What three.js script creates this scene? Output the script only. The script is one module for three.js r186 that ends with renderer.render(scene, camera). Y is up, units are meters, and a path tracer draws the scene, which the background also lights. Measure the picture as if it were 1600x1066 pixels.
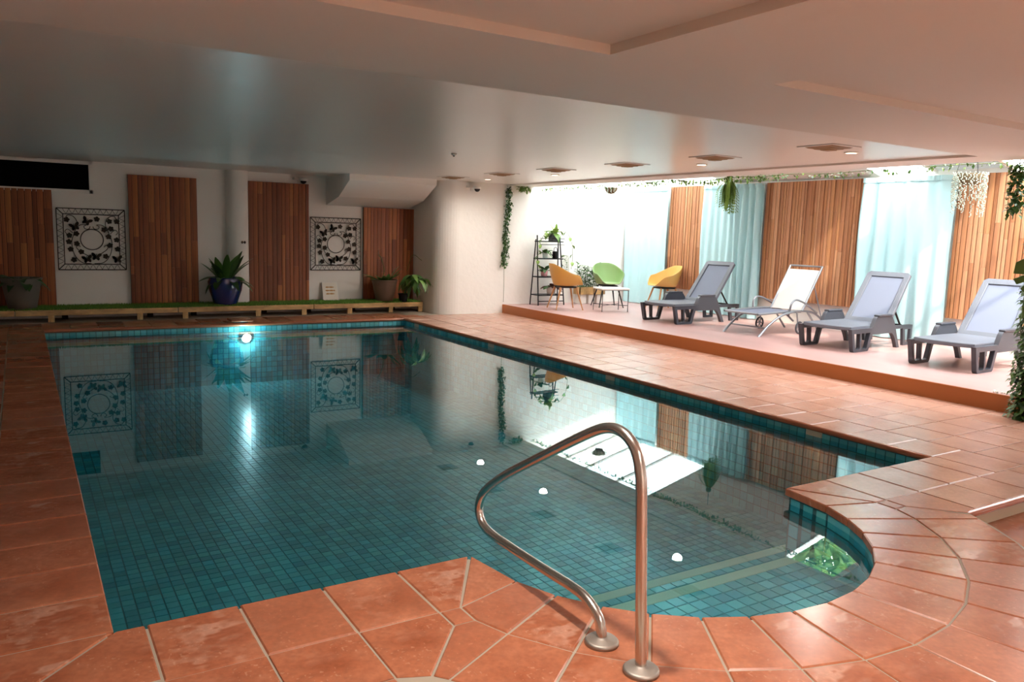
import * as THREE from 'three';
import { RoundedBoxGeometry } from 'three/addons/geometries/RoundedBoxGeometry.js';
import { mergeGeometries } from 'three/addons/utils/BufferGeometryUtils.js';
import { RectAreaLightUniformsLib } from 'three/addons/lights/RectAreaLightUniformsLib.js';
RectAreaLightUniformsLib.init();

// ---------- camera, sky, sun, exposure ----------
const scene = new THREE.Scene();
const camera = new THREE.PerspectiveCamera(2 * Math.atan(533 / 1236.2) * 180 / Math.PI, 1600 / 1066, 0.05, 200);
{
  const yaw = 0.557457, pitch = -0.137166, roll = 0.0310591;
  const F = new THREE.Vector3(Math.sin(yaw) * Math.cos(pitch), Math.sin(pitch), -Math.cos(yaw) * Math.cos(pitch));
  const R0 = new THREE.Vector3(Math.cos(yaw), 0, Math.sin(yaw)), U0 = new THREE.Vector3().crossVectors(R0, F);
  camera.position.set(0, 1.6, 0);
  camera.up.copy(U0).multiplyScalar(Math.cos(roll)).addScaledVector(R0, -Math.sin(roll));
  camera.lookAt(F.clone().add(camera.position));
}
const renderer = new THREE.WebGLRenderer();
renderer.toneMapping = THREE.LinearToneMapping;
renderer.toneMappingExposure = 1.02;
renderer.shadowMap.enabled = true;
scene.background = new THREE.Color(0.93, 0.97, 1.0);
scene.backgroundIntensity = 14;
const sun = new THREE.DirectionalLight(0xfff3e0, 6);
sun.position.set(7.0, 12, -3.5); sun.target.position.set(10.2, 1.2, -12.4);
sun.castShadow = true; sun.shadow.radius = 3;
Object.assign(sun.shadow.camera, { left: -12, right: 12, top: 12, bottom: -12, near: 0.5, far: 40 });
scene.add(sun, sun.target);

// ---------- helpers ----------
let seed = 12345;
const rnd = () => { seed = (seed * 1664525 + 1013904223) >>> 0; return seed / 4294967296; };
const rr = (a, b) => a + (b - a) * rnd();
const V = (x, y, z) => new THREE.Vector3(x, y, z);
const names = new Map();
const numbered = (n) => { const k = names.get(n) ?? 0; names.set(n, k + 1); return k ? n + '_' + String(k).padStart(3, '0') : n; };
function shadows(o) { o.castShadow = o.receiveShadow = true; return o; }
function tag(o, label, category, group, kind) {
  o.userData.label = label; if (category) o.userData.category = category;
  if (group) o.userData.group = group; if (kind) o.userData.kind = kind;
  return o;
}
function thing(name, label, category, [x, y, z] = [0, 0, 0], turn = 0, group) {
  const o = new THREE.Group(); o.name = numbered(name); scene.add(o);
  o.position.set(x, y, z); o.rotation.y = turn;
  return tag(o, label, category, group);
}
function part(name, geo, mat, parent) {
  const g = Array.isArray(geo) ? (geo.length > 1 ? mergeGeometries(geo.map((q) => { const c = q.index ? q.toNonIndexed() : q; for (const k of Object.keys(c.attributes)) if (!['position', 'normal', 'uv'].includes(k)) c.deleteAttribute(k); return c; })) : geo[0]) : geo;
  const m = shadows(new THREE.Mesh(g, mat)); m.name = parent ? name : numbered(name); (parent ?? scene).add(m); return m;
}
function struct(name, geo, mat, parent) { const m = part(name, geo, mat, parent); if (!parent) m.userData.kind = 'structure'; return m; }
function structGroup(name) { const o = new THREE.Group(); o.name = numbered(name); o.userData.kind = 'structure'; scene.add(o); return o; }
const bx = (x0, x1, y0, y1, z0, z1) => new THREE.BoxGeometry(x1 - x0, y1 - y0, z1 - z0).translate((x0 + x1) / 2, (y0 + y1) / 2, (z0 + z1) / 2);
const box = (w, h, d, x = 0, y = 0, z = 0) => new THREE.BoxGeometry(w, h, d).translate(x, y, z);
const rbox = (w, h, d, r = 0.01, x = 0, y = 0, z = 0) => new RoundedBoxGeometry(w, h, d, 2, r).translate(x, y, z);
function bar(a, b, r, n = 8) {
  const d = b.clone().sub(a), L = d.length();
  return new THREE.CylinderGeometry(r, r, L, n).applyQuaternion(new THREE.Quaternion().setFromUnitVectors(V(0, 1, 0), d.normalize())).translate((a.x + b.x) / 2, (a.y + b.y) / 2, (a.z + b.z) / 2);
}
function taper(a, b, ra, rb, n = 10) {
  const d = b.clone().sub(a), L = d.length();
  return new THREE.CylinderGeometry(rb, ra, L, n).applyQuaternion(new THREE.Quaternion().setFromUnitVectors(V(0, 1, 0), d.normalize())).translate((a.x + b.x) / 2, (a.y + b.y) / 2, (a.z + b.z) / 2);
}
const tube = (pts, r, seg = 24, rs = 6, closed = false) => new THREE.TubeGeometry(new THREE.CatmullRomCurve3(pts, closed, 'catmullrom', 0.5), seg, r, rs, closed);
const lathe = (pts, seg = 28) => new THREE.LatheGeometry(pts.map(([r, y]) => new THREE.Vector2(r, y)), seg);
// bent flat sheet between an inner and an outer surface, closed round its edge
function shellGeo(f, nu, nv, th) {
  const P = [], uv = [], idx = [], row = nv + 1, N = (nu + 1) * row;
  const at = (i, j) => { const a = f(i / nu, j / nv), b = f(Math.min(1, (i + 0.01) / nu + 1e-4), j / nv), c = f(i / nu, Math.min(1, j / nv + 1e-3)); const b0 = f((i - 0.01) / nu, j / nv), c0 = f(i / nu, j / nv - 1e-3); const n = b.sub(b0).cross(c.sub(c0)); if (n.lengthSq() < 1e-16) n.set(0, 1, 0); return [a, n.normalize()]; };
  for (const s of [0.5, -0.5]) for (let i = 0; i <= nu; i++) for (let j = 0; j <= nv; j++) { const [p, n] = at(i, j); p.addScaledVector(n, s * th); P.push(p.x, p.y, p.z); uv.push(i / nu, j / nv); }
  const q = (a, b, c, d) => idx.push(a, b, c, a, c, d);
  for (let i = 0; i < nu; i++) for (let j = 0; j < nv; j++) { const a = i * row + j, b = a + row; q(a, b, b + 1, a + 1); q(N + a, N + a + 1, N + b + 1, N + b); }
  for (let i = 0; i < nu; i++) { const a = i * row, b = a + row; q(a, N + a, N + b, b); q(a + nv, b + nv, N + b + nv, N + a + nv); }
  for (let j = 0; j < nv; j++) { const a = j, b = nu * row + j; q(a, a + 1, N + a + 1, N + a); q(b, N + b, N + b + 1, b + 1); }
  const g = new THREE.BufferGeometry(); g.setAttribute('position', new THREE.Float32BufferAttribute(P, 3)); g.setAttribute('uv', new THREE.Float32BufferAttribute(uv, 2)); g.setIndex(idx); g.computeVertexNormals(); return g;
}
// a leaf: pointed strip along +x, arched downwards, a few triangles
function leafGeo(L, W, droop = 0.25, seg = 5, fold = 0.25, blunt = 0.9) {
  const P = [], uv = [], idx = [];
  for (let i = 0; i <= seg; i++) { const t = i / seg, w = W * Math.pow(Math.sin(Math.PI * Math.pow(t, blunt) * 0.98 + 0.03), 0.8) / 2, x = L * t * (1 - droop * t * 0.3), y = -L * droop * t * t; for (const s of [-1, 0, 1]) { P.push(x, y + (s ? w * fold : 0), s * w); uv.push(t, (s + 1) / 2); } }
  for (let i = 0; i < seg; i++) for (let k = 0; k < 2; k++) { const a = i * 3 + k, b = a + 3; idx.push(a, a + 1, b + 1, a, b + 1, b); }
  const g = new THREE.BufferGeometry(); g.setAttribute('position', new THREE.Float32BufferAttribute(P, 3)); g.setAttribute('uv', new THREE.Float32BufferAttribute(uv, 2)); g.setIndex(idx); g.computeVertexNormals(); return g;
}
const place = (g, x, y, z, yaw = 0, pitch = 0, roll = 0, s = 1) => g.clone().applyMatrix4(new THREE.Matrix4().compose(V(x, y, z), new THREE.Quaternion().setFromEuler(new THREE.Euler(roll, yaw, pitch, 'YZX')), V(s, s, s)));
// flat piece with chamfered top edge from a polygon [[x, z], ...]; top at yTop
function prism(poly, yTop, thick, ch = 0.004, gap = 0.005) {
  let A = 0; for (let i = 0; i < poly.length; i++) { const [a, b] = poly[i], [c, d] = poly[(i + 1) % poly.length]; A += a * d - b * c; }
  const p = A > 0 ? poly.slice().reverse() : poly.slice(), n = p.length;
  const inset = (k) => p.map((_, i) => {
    const a = p[(i + n - 1) % n], b = p[i], c = p[(i + 1) % n];
    const e1 = [b[0] - a[0], b[1] - a[1]], e2 = [c[0] - b[0], c[1] - b[1]], l1 = Math.hypot(...e1), l2 = Math.hypot(...e2);
    const n1 = [e1[1] / l1, -e1[0] / l1], n2 = [e2[1] / l2, -e2[0] / l2], d = 1 + n1[0] * n2[0] + n1[1] * n2[1];
    return [b[0] - (n1[0] + n2[0]) * k / Math.max(0.3, d) * -1, b[1] - (n1[1] + n2[1]) * k / Math.max(0.3, d) * -1];
  });
  const o = inset(gap), t = inset(gap + ch), P = [], uv = [];
  const mx = p[0][0], mz = p[0][1];
  const tri = (...v) => { for (const [x, y, z] of v) { P.push(x, y, z); uv.push((x - mx) / 0.4, (z - mz) / 0.4 + y); } };
  const T = t.map(([x, z]) => [x, yTop, z]), M = o.map(([x, z]) => [x, yTop - ch, z]), B = o.map(([x, z]) => [x, yTop - thick, z]);
  for (let i = 1; i < n - 1; i++) tri(T[0], T[i], T[i + 1]);
  for (let i = 0; i < n; i++) { const j = (i + 1) % n; tri(T[i], M[i], M[j]); tri(T[i], M[j], T[j]); tri(M[i], B[i], B[j]); tri(M[i], B[j], M[j]); }
  const g = new THREE.BufferGeometry(); g.setAttribute('position', new THREE.Float32BufferAttribute(P, 3)); g.setAttribute('uv', new THREE.Float32BufferAttribute(uv, 2)); g.computeVertexNormals(); return g;
}
// extrude an outline drawn in x, z downwards from yTop
function slab(outer, holes, yTop, depth) {
  const s = new THREE.Shape(outer.map(([x, z]) => new THREE.Vector2(x, z)));
  for (const h of holes) s.holes.push(new THREE.Path(h.map(([x, z]) => new THREE.Vector2(x, z))));
  return new THREE.ExtrudeGeometry(s, { depth, bevelEnabled: false }).rotateX(Math.PI / 2).translate(0, yTop, 0);
}

// ---------- textures ----------
function hash(x, y, s) { let h = (x * 374761393 + y * 668265263 + s * 1442695041) | 0; h = Math.imul(h ^ (h >>> 13), 1274126177); return ((h ^ (h >>> 16)) >>> 0) / 4294967296; }
function vnoise(x, y, s, per) { const ix = Math.floor(x), iy = Math.floor(y), fx = x - ix, fy = y - iy, m = (k) => ((k % per) + per) % per, u = fx * fx * (3 - 2 * fx), v = fy * fy * (3 - 2 * fy); const a = hash(m(ix), m(iy), s), b = hash(m(ix + 1), m(iy), s), c = hash(m(ix), m(iy + 1), s), d = hash(m(ix + 1), m(iy + 1), s); return (a + (b - a) * u) * (1 - v) + (c + (d - c) * u) * v; }
function fbm(u, v, s, f = 4, oct = 4) { let a = 0, w = 0.5, t = 0; for (let i = 0; i < oct; i++, f *= 2, w *= 0.5) { a += w * vnoise(u * f, v * f, s + i * 17, f); t += w; } return a / t; }
function tex(n, m, fn, color = true) {
  const d = new Uint8Array(n * m * 4);
  for (let y = 0; y < m; y++) for (let x = 0; x < n; x++) { const c = fn(x / n, y / m), i = (y * n + x) * 4; d[i] = c[0]; d[i + 1] = c[1] ?? c[0]; d[i + 2] = c[2] ?? c[0]; d[i + 3] = 255; }
  const t = new THREE.DataTexture(d, n, m); t.magFilter = THREE.LinearFilter; t.minFilter = THREE.LinearMipmapLinearFilter; t.wrapS = t.wrapT = THREE.RepeatWrapping; if (color) t.colorSpace = THREE.SRGBColorSpace; t.needsUpdate = true; return t;
}
const mixc = (a, b, t) => a.map((x, i) => x + (b[i] - x) * t);
const clamp = (x) => Math.max(0, Math.min(1, x));
const M = {};
const std = (o) => new THREE.MeshStandardMaterial(o);
const phys = (o) => new THREE.MeshPhysicalMaterial(o);
// terracotta: fired clay with pale mineral bloom and brushed ridges
const terra = [0, 1, 2, 3, 4, 5].map((k) => tex(192, 192, (u, v) => {
  const big = fbm(u, v, 10 + k, 2, 3), fine = fbm(u, v, 40 + k, 24, 3), band = fbm(u * 0.5, v, 90 + k, 12, 2);
  let c = mixc([152, 86, 57], [182, 117, 86], clamp(big * 1.5 - 0.25));
  const bloom = clamp((fbm(u, v, 200 + k, 3, 3) - 0.55) * 4) * clamp((band - 0.42) * 5) * [0.5, 0.15, 0.65, 0.3, 0.1, 0.45][k];
  c = mixc(c, [206, 168, 150], bloom);
  const speck = fbm(u, v, 300 + k, 40, 1) > 0.86 && fbm(u, v, 310 + k, 4, 2) > 0.55 ? 0.6 : 0;
  c = mixc(c, [214, 172, 146], speck * 0.5);
  return c.map((x) => x * (0.92 + 0.16 * fine));
}));
const terraBump = tex(192, 192, (u, v) => [255 * (0.5 * fbm(u, v, 7, 5, 3) + 0.5 * fbm(u * 0.4, v, 8, 20, 2))], false);
M.tile = terra.map((t, k) => std({ name: 'terracotta', map: t, bumpMap: terraBump, bumpScale: 0.0003, roughness: 0.22 + 0.02 * k }));
M.coping = terra.map((t, k) => std({ name: 'terracotta_coping', map: t, bumpMap: terraBump, bumpScale: 0.0003, roughness: 0.2 + 0.02 * k }));
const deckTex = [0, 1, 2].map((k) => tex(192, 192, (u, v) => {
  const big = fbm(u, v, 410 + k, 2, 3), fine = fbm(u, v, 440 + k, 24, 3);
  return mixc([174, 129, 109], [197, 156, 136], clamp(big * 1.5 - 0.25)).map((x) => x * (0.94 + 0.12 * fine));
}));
M.deck = deckTex.map((t, k) => std({ name: 'pale_terracotta', map: t, bumpMap: terraBump, bumpScale: 0.0003, roughness: 0.24 + 0.03 * k }));  // paler, less saturated terracotta for the right deck and its coping
M.grout = std({ name: 'grout', color: 0xa39684, roughness: 0.9 });
M.wall = std({ name: 'white_wall_paint', color: 0xf0ede6, roughness: 0.75, bumpMap: tex(256, 256, (u, v) => [255 * fbm(u, v, 21, 16, 4)], false), bumpScale: 0.002 });
M.ceil = std({ name: 'gloss_ceiling_paint', color: 0xe4e0d8, roughness: 0.3, bumpMap: tex(256, 256, (u, v) => [255 * (0.7 * fbm(u * 0.25, v, 22, 16, 3) + 0.3 * fbm(u, v, 23, 32, 2))], false), bumpScale: 0.006 });
M.beam = std({ name: 'matt_ceiling_paint', color: 0xe0dad0, roughness: 0.7 });
M.grain = tex(64, 512, (u, v) => { const g = fbm(u, v * 0.06, 31, 16, 4), h = fbm(u, v * 0.25, 33, 32, 2); const k = 0.72 + 0.4 * g - 0.1 * h; return [255 * Math.min(1, k), 255 * Math.min(1, k * 0.97), 255 * Math.min(1, k * 0.93)]; });
M.wood = [0xa65f34, 0xb86c3c, 0x92502a, 0xc67a42, 0x9c5830, 0xb06636].map((c) => std({ name: 'oiled_board', map: M.grain, color: c, roughness: 0.5 }));
M.slat = [0xc98f66, 0xd59c76, 0xbb8058, 0xdca780, 0xc48a64, 0xd09669].map((c) => std({ name: 'dry_cedar_slat', map: M.grain, color: c, roughness: 0.65 }));
M.woodBack = std({ name: 'dark_backing', color: 0x2a1a10, roughness: 0.9 });
M.pine = std({ name: 'raw_pine', map: M.grain, color: 0xe2bd84, roughness: 0.65 });
M.turf = [0x5f8a2c, 0x3d581a, 0x5d7a2c].map((c) => std({ name: 'artificial_turf', color: c, roughness: 0.9 }));
M.mosaic = std({ name: 'teal_mosaic', color: 0xffffff, roughness: 0.25 });
M.poolGrout = std({ name: 'pool_grout', color: 0x3a6a6e, roughness: 0.85 });
M.marker = std({ name: 'beige_marker_tile', color: 0xcabfa6, roughness: 0.4 });
M.water = phys({ name: 'water', color: 0xd4f0f3, transmission: 1, thickness: 0, ior: 1.33, roughness: 0.0, bumpMap: tex(512, 512, (u, v) => [255 * (0.7 * fbm(u, v, 61, 8, 3) + 0.3 * fbm(u, v, 62, 24, 2))], false), bumpScale: 0.00015 });
M.water.bumpMap.repeat.set(0.35, 0.35);
M.steel = std({ name: 'brushed_steel', color: 0xcac6c0, metalness: 1, roughness: 0.25 });
M.iron = std({ name: 'dark_iron', color: 0x3a3128, metalness: 0.6, roughness: 0.5 });
M.black = std({ name: 'black_metal', color: 0x1c1d20, metalness: 0.4, roughness: 0.45 });
M.glass = phys({ name: 'clear_glass', color: 0xffffff, transmission: 1, thickness: 0, roughness: 0.02, ior: 1.45 });
M.frosted = phys({ name: 'frosted_sheet', color: 0x9a9c9a, transmission: 0.6, thickness: 0, roughness: 0.95 });
M.opal = phys({ name: 'opal_sheet', color: 0xf4f6f6, transmission: 0.85, thickness: 0, roughness: 0.9 });
M.darkGlass = phys({ name: 'dark_glass', color: 0x020102, roughness: 0.6, specularIntensity: 0.15 });
M.whitePlastic = std({ name: 'white_plastic', color: 0xe8e4dc, roughness: 0.4 });
M.curtain = std({ name: 'aqua_curtain', color: 0xb4dade, roughness: 0.85, side: THREE.DoubleSide });
M.platTop = std({ name: 'red_painted_deck', color: 0xcaa5a2, roughness: 0.35, map: tex(256, 256, (u, v) => { const k = 0.9 + 0.2 * fbm(u, v, 71, 6, 4); return [230 * k, 226 * k, 222 * k]; }) });
M.riser = std({ name: 'orange_riser', color: 0xa8622f, roughness: 0.5 });
M.resin = std({ name: 'charcoal_resin', color: 0x3a3d45, roughness: 0.4 });
M.resinSeat = std({ name: 'grey_resin_slats', color: 0x60656f, roughness: 0.5, bumpMap: tex(64, 256, (u, v) => [((v * 64) % 1) < 0.3 ? 0 : 255], false), bumpScale: 0.002 });
M.sling = std({ name: 'grey_sling', color: 0x6f7688, roughness: 0.7 });
M.slingWhite = std({ name: 'white_sling', color: 0xdedad4, roughness: 0.8 });
M.alu = std({ name: 'grey_tube', color: 0x9a9da2, metalness: 0.7, roughness: 0.4 });
M.leaf = [0x4f7a2a, 0x3f6a24, 0x6b8f3a, 0x2f5620, 0x86a548].map((c) => phys({ name: 'leaf', color: c, roughness: 0.5, side: THREE.DoubleSide, transmission: 0.25, thickness: 0 }));
M.stem = std({ name: 'stem', color: 0x5b6b33, roughness: 0.8 });
M.soil = std({ name: 'soil', color: 0x2b211a, roughness: 1 });

// ---------- room shell ----------
const HC = 2.515, HB = 2.49, XW = 11.3, ZB = -13.4, ZA = -14.65, PL = 0.17, WY = -0.1;
const CX = 3.005, CZ = -3.25, CR = 1.19;
const arc = (r, a0, a1, n) => Array.from({ length: n + 1 }, (_, i) => { const a = (a0 + (a1 - a0) * i / n) * Math.PI / 180; return [CX + r * Math.cos(a), CZ + r * Math.sin(a)]; });
const joints = [180, 163.8, ...Array.from({ length: 13 }, (_, i) => 152.9 - i * 125.8 / 12), 16.2, 0];
const onArc = (r, d) => [CX + r * Math.cos(d * Math.PI / 180), CZ + r * Math.sin(d * Math.PI / 180)];
const poolLine = [[0.22, -13.13], [5.88, -13.13], [5.88, -3.25], ...joints.slice().reverse().map((d) => onArc(CR, d)), [0.22, -3.25]];

struct('wall_back', slab([...Array.from({ length: 13 }, (_, i) => { const a = i / 12 * Math.PI / 2; return [7.1 - 0.4 * Math.cos(a), ZB - 0.4 + 0.4 * Math.sin(a)]; }), [XW + 0.2, ZB], [XW + 0.2, ZA - 0.2], [6.7, ZA - 0.2]], [], 3.5, 3.8), M.wall);
struct('wall_alcove', bx(-2.7, 7.5, -0.3, 2.8, ZA - 0.2, ZA), M.wall);
struct('wall_left', bx(-2.7, -2.5, -0.3, 2.8, ZA, 2.5), M.wall);
struct('wall_front', bx(-2.7, XW + 0.2, -0.6, 3.5, 2.5, 2.7), M.wall);
struct('wall_right', bx(XW, XW + 0.2, -0.6, 2.66, ZB, 2.5), M.wall);
{ // round half column on the alcove wall
  struct('trim_1', new THREE.CylinderGeometry(0.19, 0.19, HC - 0.15, 32).translate(3.3, (HC + 0.15) / 2, ZA + 0.03), M.wall);
}
{ // sloped bulkhead under the stair
  const s = new THREE.Shape([[-13.4, HC + 0.02], [-13.4, 2.405], [-13.95, 2.13], [-14.66, 1.985], [-14.66, HC + 0.02]].map(([a, b]) => new THREE.Vector2(-a, b)));
  struct('trim_2', new THREE.ExtrudeGeometry(s, { depth: 1.68, bevelEnabled: false }).rotateY(Math.PI / 2).translate(4.93, 0, 0), M.wall);
}
// ceilings: main slab over the pool, lower beams, two coffers near the camera
struct('ceiling', bx(-2.7, 8.2, HC, HC + 0.25, ZA - 0.2, -4.45), M.ceil);
struct('ceiling_beam', bx(-2.7, 8.75, HB, HC + 0.25, -4.45, -3.25), M.beam);
struct('ceiling_edge', bx(8.2, 8.75, HB, HC + 0.25, ZB, -4.45), M.beam);
struct('ceiling_cross_beam', bx(2.55, 3.75, HB, HC + 0.25, -3.25, 2.7), M.beam);
struct('ceiling_side_beam', bx(7.5, 8.75, HB, HC + 0.25, -3.25, 2.7), M.beam);
struct('ceiling_coffer', bx(-2.7, 2.55, HB + 0.05, HC + 0.25, -3.25, 2.7), M.beam);
struct('ceiling_coffer_right', bx(3.75, 7.5, HB + 0.05, HC + 0.25, -3.25, 2.7), M.beam);
struct('ceiling_upstand', bx(8.65, 8.75, HC + 0.25, 3.34, ZB, 2.7), M.wall);
// lean-to roof over the terrace: glazed, opaque, glazed, opaque
const roofY = (x) => 3.27 - (x - 8.75) * 0.255;
function roofPiece(z0, z1, th, up = 0) {
  const x0 = 8.65, x1 = XW + 0.3, s = new THREE.Shape([[x0, roofY(x0) + up], [x1, roofY(x1) + up], [x1, roofY(x1) + up + th], [x0, roofY(x0) + up + th]].map(([a, b]) => new THREE.Vector2(a, b)));
  return new THREE.ExtrudeGeometry(s, { depth: z1 - z0, bevelEnabled: false }).translate(0, 0, z0);
}
struct('ceiling_terrace', roofPiece(-10.7, -7.6, 0.12), M.wall);
struct('ceiling_terrace_near', roofPiece(-1.2, 2.7, 0.12), M.wall);
{
  let k = 1;
  for (const [z0, z1, n] of [[ZB - 0.25, -10.7, 3], [-7.6, -1.2, 6]]) {
    const w = structGroup('window_' + k++);
    const zs = k === 2 ? [ZB, -12.68, -11.68, -10.7] : [-7.6, -6.7, -5.65, -4.6, -3.5, -2.35, -1.2];
    for (let i = 0; i < n; i++) part('pane', roofPiece(zs[i] + 0.02, zs[i + 1] - 0.02, 0.008, 0.04), k === 2 && i >= 1 ? M.opal : k === 3 && i === 1 ? M.frosted : M.glass, w);
    for (const z of zs) part('glazing_bar', roofPiece(z - 0.025, z + 0.025, 0.07), M.whitePlastic, w);
  }
}

// ---------- floor, pool, coping ----------
const rectTiles = [], polyTiles = [];
const floor = structGroup('floor');
part('screed', slab([[-2.6, -14.7], [8.2, -14.7], [8.2, -2.47], [4.83, -2.47], ...arc(1.99, 25, 75, 8), [3.5, 2.6], [-2.6, 2.6]], [poolLine.map(([x, z]) => [x, z])], -0.006, 0.05), M.grout, floor);
part('lower_floor', slab([[4.7, -2.5], [8.4, -2.5], [8.4, 2.6], [3.4, 2.6], [3.4, -1.4]], [], -0.14, 0.3), M.tile[2], floor);
part('beige_riser', slab([[8.2, -2.55], [8.2, -2.485], [4.82, -2.485], ...arc(1.975, 25, 80, 10), ...arc(1.9, 80, 25, 10), [4.74, -2.55]], [], -0.02, 0.3), M.marker, floor);
const coping = structGroup('pool_coping');
const rectCache = new Map();
function rectTile(parent, name, x0, x1, z0, z1, mats, thick = 0.03, ch = 0.002, y = 0) {
  const w = x1 - x0, d = z1 - z0, key = [w.toFixed(3), d.toFixed(3), thick, ch].join();
  if (!rectCache.has(key)) rectCache.set(key, prism([[-w / 2, -d / 2], [w / 2, -d / 2], [w / 2, d / 2], [-w / 2, d / 2]], 0, thick, ch));
  const m = part(name, rectCache.get(key), mats[Math.floor(rnd() * mats.length)], parent);
  m.position.set((x0 + x1) / 2, y + rr(-0.0006, 0.0006), (z0 + z1) / 2);
  return m;
}
const TP = 0.365, OV = 0.03;
for (let k = 0; k < 27; k++) { // coping of the two long sides
  const z1 = -3.28 - k * TP, z0 = Math.max(z1 - TP, -13.13); if (z1 - z0 < 0.06) continue;
  rectTile(coping, 'coping_tile', -0.19, 0.22 + OV, z0, z1, M.coping, 0.045, 0.006);
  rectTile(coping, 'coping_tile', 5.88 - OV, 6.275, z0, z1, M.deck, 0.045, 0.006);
}
for (let k = 0; k < 16; k++) { const x0 = 0.22 + k * TP, x1 = Math.min(x0 + TP, 5.88); if (x1 - x0 > 0.06) rectTile(coping, 'coping_tile', x0, x1, -13.5, -13.13 + OV, M.coping, 0.045, 0.006); }
rectTile(coping, 'coping_tile', -0.19, 0.22, -13.5, -13.13, M.coping, 0.045); rectTile(coping, 'coping_tile', 5.88, 6.275, -13.5, -13.13, M.coping, 0.045);
const NR = -3.25 - OV; // near edge row
part('coping_tile', prism([[0.25, NR], [0.36, NR], [0.36, -2.84], [-0.19, -2.84]], 0, 0.045, 0.006), M.coping[1], coping);
part('coping_tile', prism([[-0.19, NR], [0.25, NR], [-0.19, -2.84]], 0, 0.045, 0.006), M.coping[2], coping);
for (let k = 1; k < 4; k++) rectTile(coping, 'coping_tile', 0.36 * k, 0.36 * (k + 1), NR, -2.82, M.coping, 0.045, 0.006);
const RI = CR - OV, RM = 1.58, RO = 1.98;
part('coping_tile', prism([[1.44, NR], [1.83, NR], [1.54, -2.82], [1.44, -2.82]], 0, 0.045, 0.006), M.coping[0], coping);
part('coping_tile', prism([[1.84, NR], onArc(RI, 163.8), [1.54, -2.82]], 0, 0.045, 0.006), M.coping[3], coping);
part('coping_tile', prism([[1.44, -2.82], [1.54, -2.82], [1.54, -2.69], [1.44, -2.69]], 0, 0.03, 0.004), M.coping[5], coping);
part('coping_tile', prism([onArc(RI, 163.8), onArc(RI, 152.9), onArc(RM, 152.9), [1.54, -2.69], [1.54, -2.82]], 0, 0.045, 0.006), M.coping[4], coping);
for (let k = 2; k < joints.length - 3; k++) {
  part('coping_tile', prism([onArc(RI, joints[k]), onArc(RI, joints[k + 1]), onArc(RM, joints[k + 1]), onArc(RM, joints[k])], 0, 0.045, 0.006), M.coping[Math.floor(rnd() * 6)], coping);
}
part('coping_tile', prism([[4.57, NR], [4.18, NR], [4.47, -2.82], [4.57, -2.82]], 0, 0.045, 0.006), M.coping[2], coping);
part('coping_tile', prism([[4.17, NR], onArc(RI, 16.2), [4.47, -2.82]], 0, 0.045, 0.006), M.coping[3], coping);
part('coping_tile', prism([[4.57, -2.82], [4.47, -2.82], [4.47, -2.69], [4.57, -2.69]], 0, 0.03, 0.004), M.coping[5], coping);
part('coping_tile', prism([onArc(RI, 16.2), onArc(RI, 27.1), onArc(RM, 27.1), [4.47, -2.69], [4.47, -2.82]], 0, 0.045, 0.006), M.coping[1], coping);
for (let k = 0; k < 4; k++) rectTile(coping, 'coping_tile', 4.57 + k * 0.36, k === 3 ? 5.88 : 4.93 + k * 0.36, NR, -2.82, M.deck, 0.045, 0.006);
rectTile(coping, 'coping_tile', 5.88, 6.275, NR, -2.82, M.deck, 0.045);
// second ring and field tiles
for (let k = 2; k < joints.length - 3; k++) part('floor_tile', prism([onArc(RM, joints[k]), onArc(RM, joints[k + 1]), onArc(RO, joints[k + 1]), onArc(RO, joints[k])], 0, 0.03), M.tile[Math.floor(rnd() * 6)], floor);
part('floor_tile', prism([[1.44, -2.69], [1.54, -2.69], onArc(RM, 152.9), onArc(RO, 152.9), [1.2, -2.4]], 0, 0.03), M.tile[4], floor);
part('floor_tile', prism([[4.57, -2.69], [4.47, -2.69], onArc(RM, 27.1), onArc(RO, 27.1), [4.8, -2.42]], 0, 0.03), M.tile[1], floor);
part('floor_tile', prism([[4.57, -2.82], [4.93, -2.82], [4.93, -2.46], [4.82, -2.44], [4.57, -2.69]], 0, 0.03), M.tile[3], floor);
part('floor_tile', prism([[1.08, -2.82], [1.44, -2.82], [1.44, -2.69], [1.2, -2.4], [1.08, -2.45]], 0, 0.03), M.tile[1], floor);
for (const [z0, z1] of [[-2.82, -2.45], [-2.45, -2.08], [-2.08, -1.7]]) for (let k = -2; k < (z0 < -2.8 ? 3 : 4); k++) { const x1 = 0.36 * (k + 1); if (Math.hypot(x1 - 0.02 - CX, z0 - CZ) > RO && Math.hypot(x1 - 0.02 - CX, z1 - CZ) > RO) rectTile(floor, 'floor_tile', 0.36 * k, x1, z0, z1, M.tile); }
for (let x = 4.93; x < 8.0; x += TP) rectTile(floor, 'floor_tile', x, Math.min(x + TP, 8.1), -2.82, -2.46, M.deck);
{ // the floor behind the camera and along the left wall
  const far = [];
  for (let x = -2.5; x < 3.2; x += TP) for (let z = -1.7; z < 2.4; z += TP) if (Math.hypot(x + 0.2 - CX, z + 0.2 - CZ) > RO + 0.3) far.push(prism([[x, z], [x + TP, z], [x + TP, z + TP], [x, z + TP]], 0, 0.02, 0.004));
  for (let x = -0.56 - TP; x > -2.5; x -= TP) for (let z = -1.7 - TP; z > -14; z -= TP) far.push(prism([[x, z], [x + TP, z], [x + TP, z + TP], [x, z + TP]], 0, 0.02, 0.004));
  part('far_floor_tiles', far, M.tile[1], floor).userData.kind = 'stuff';
}
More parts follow.
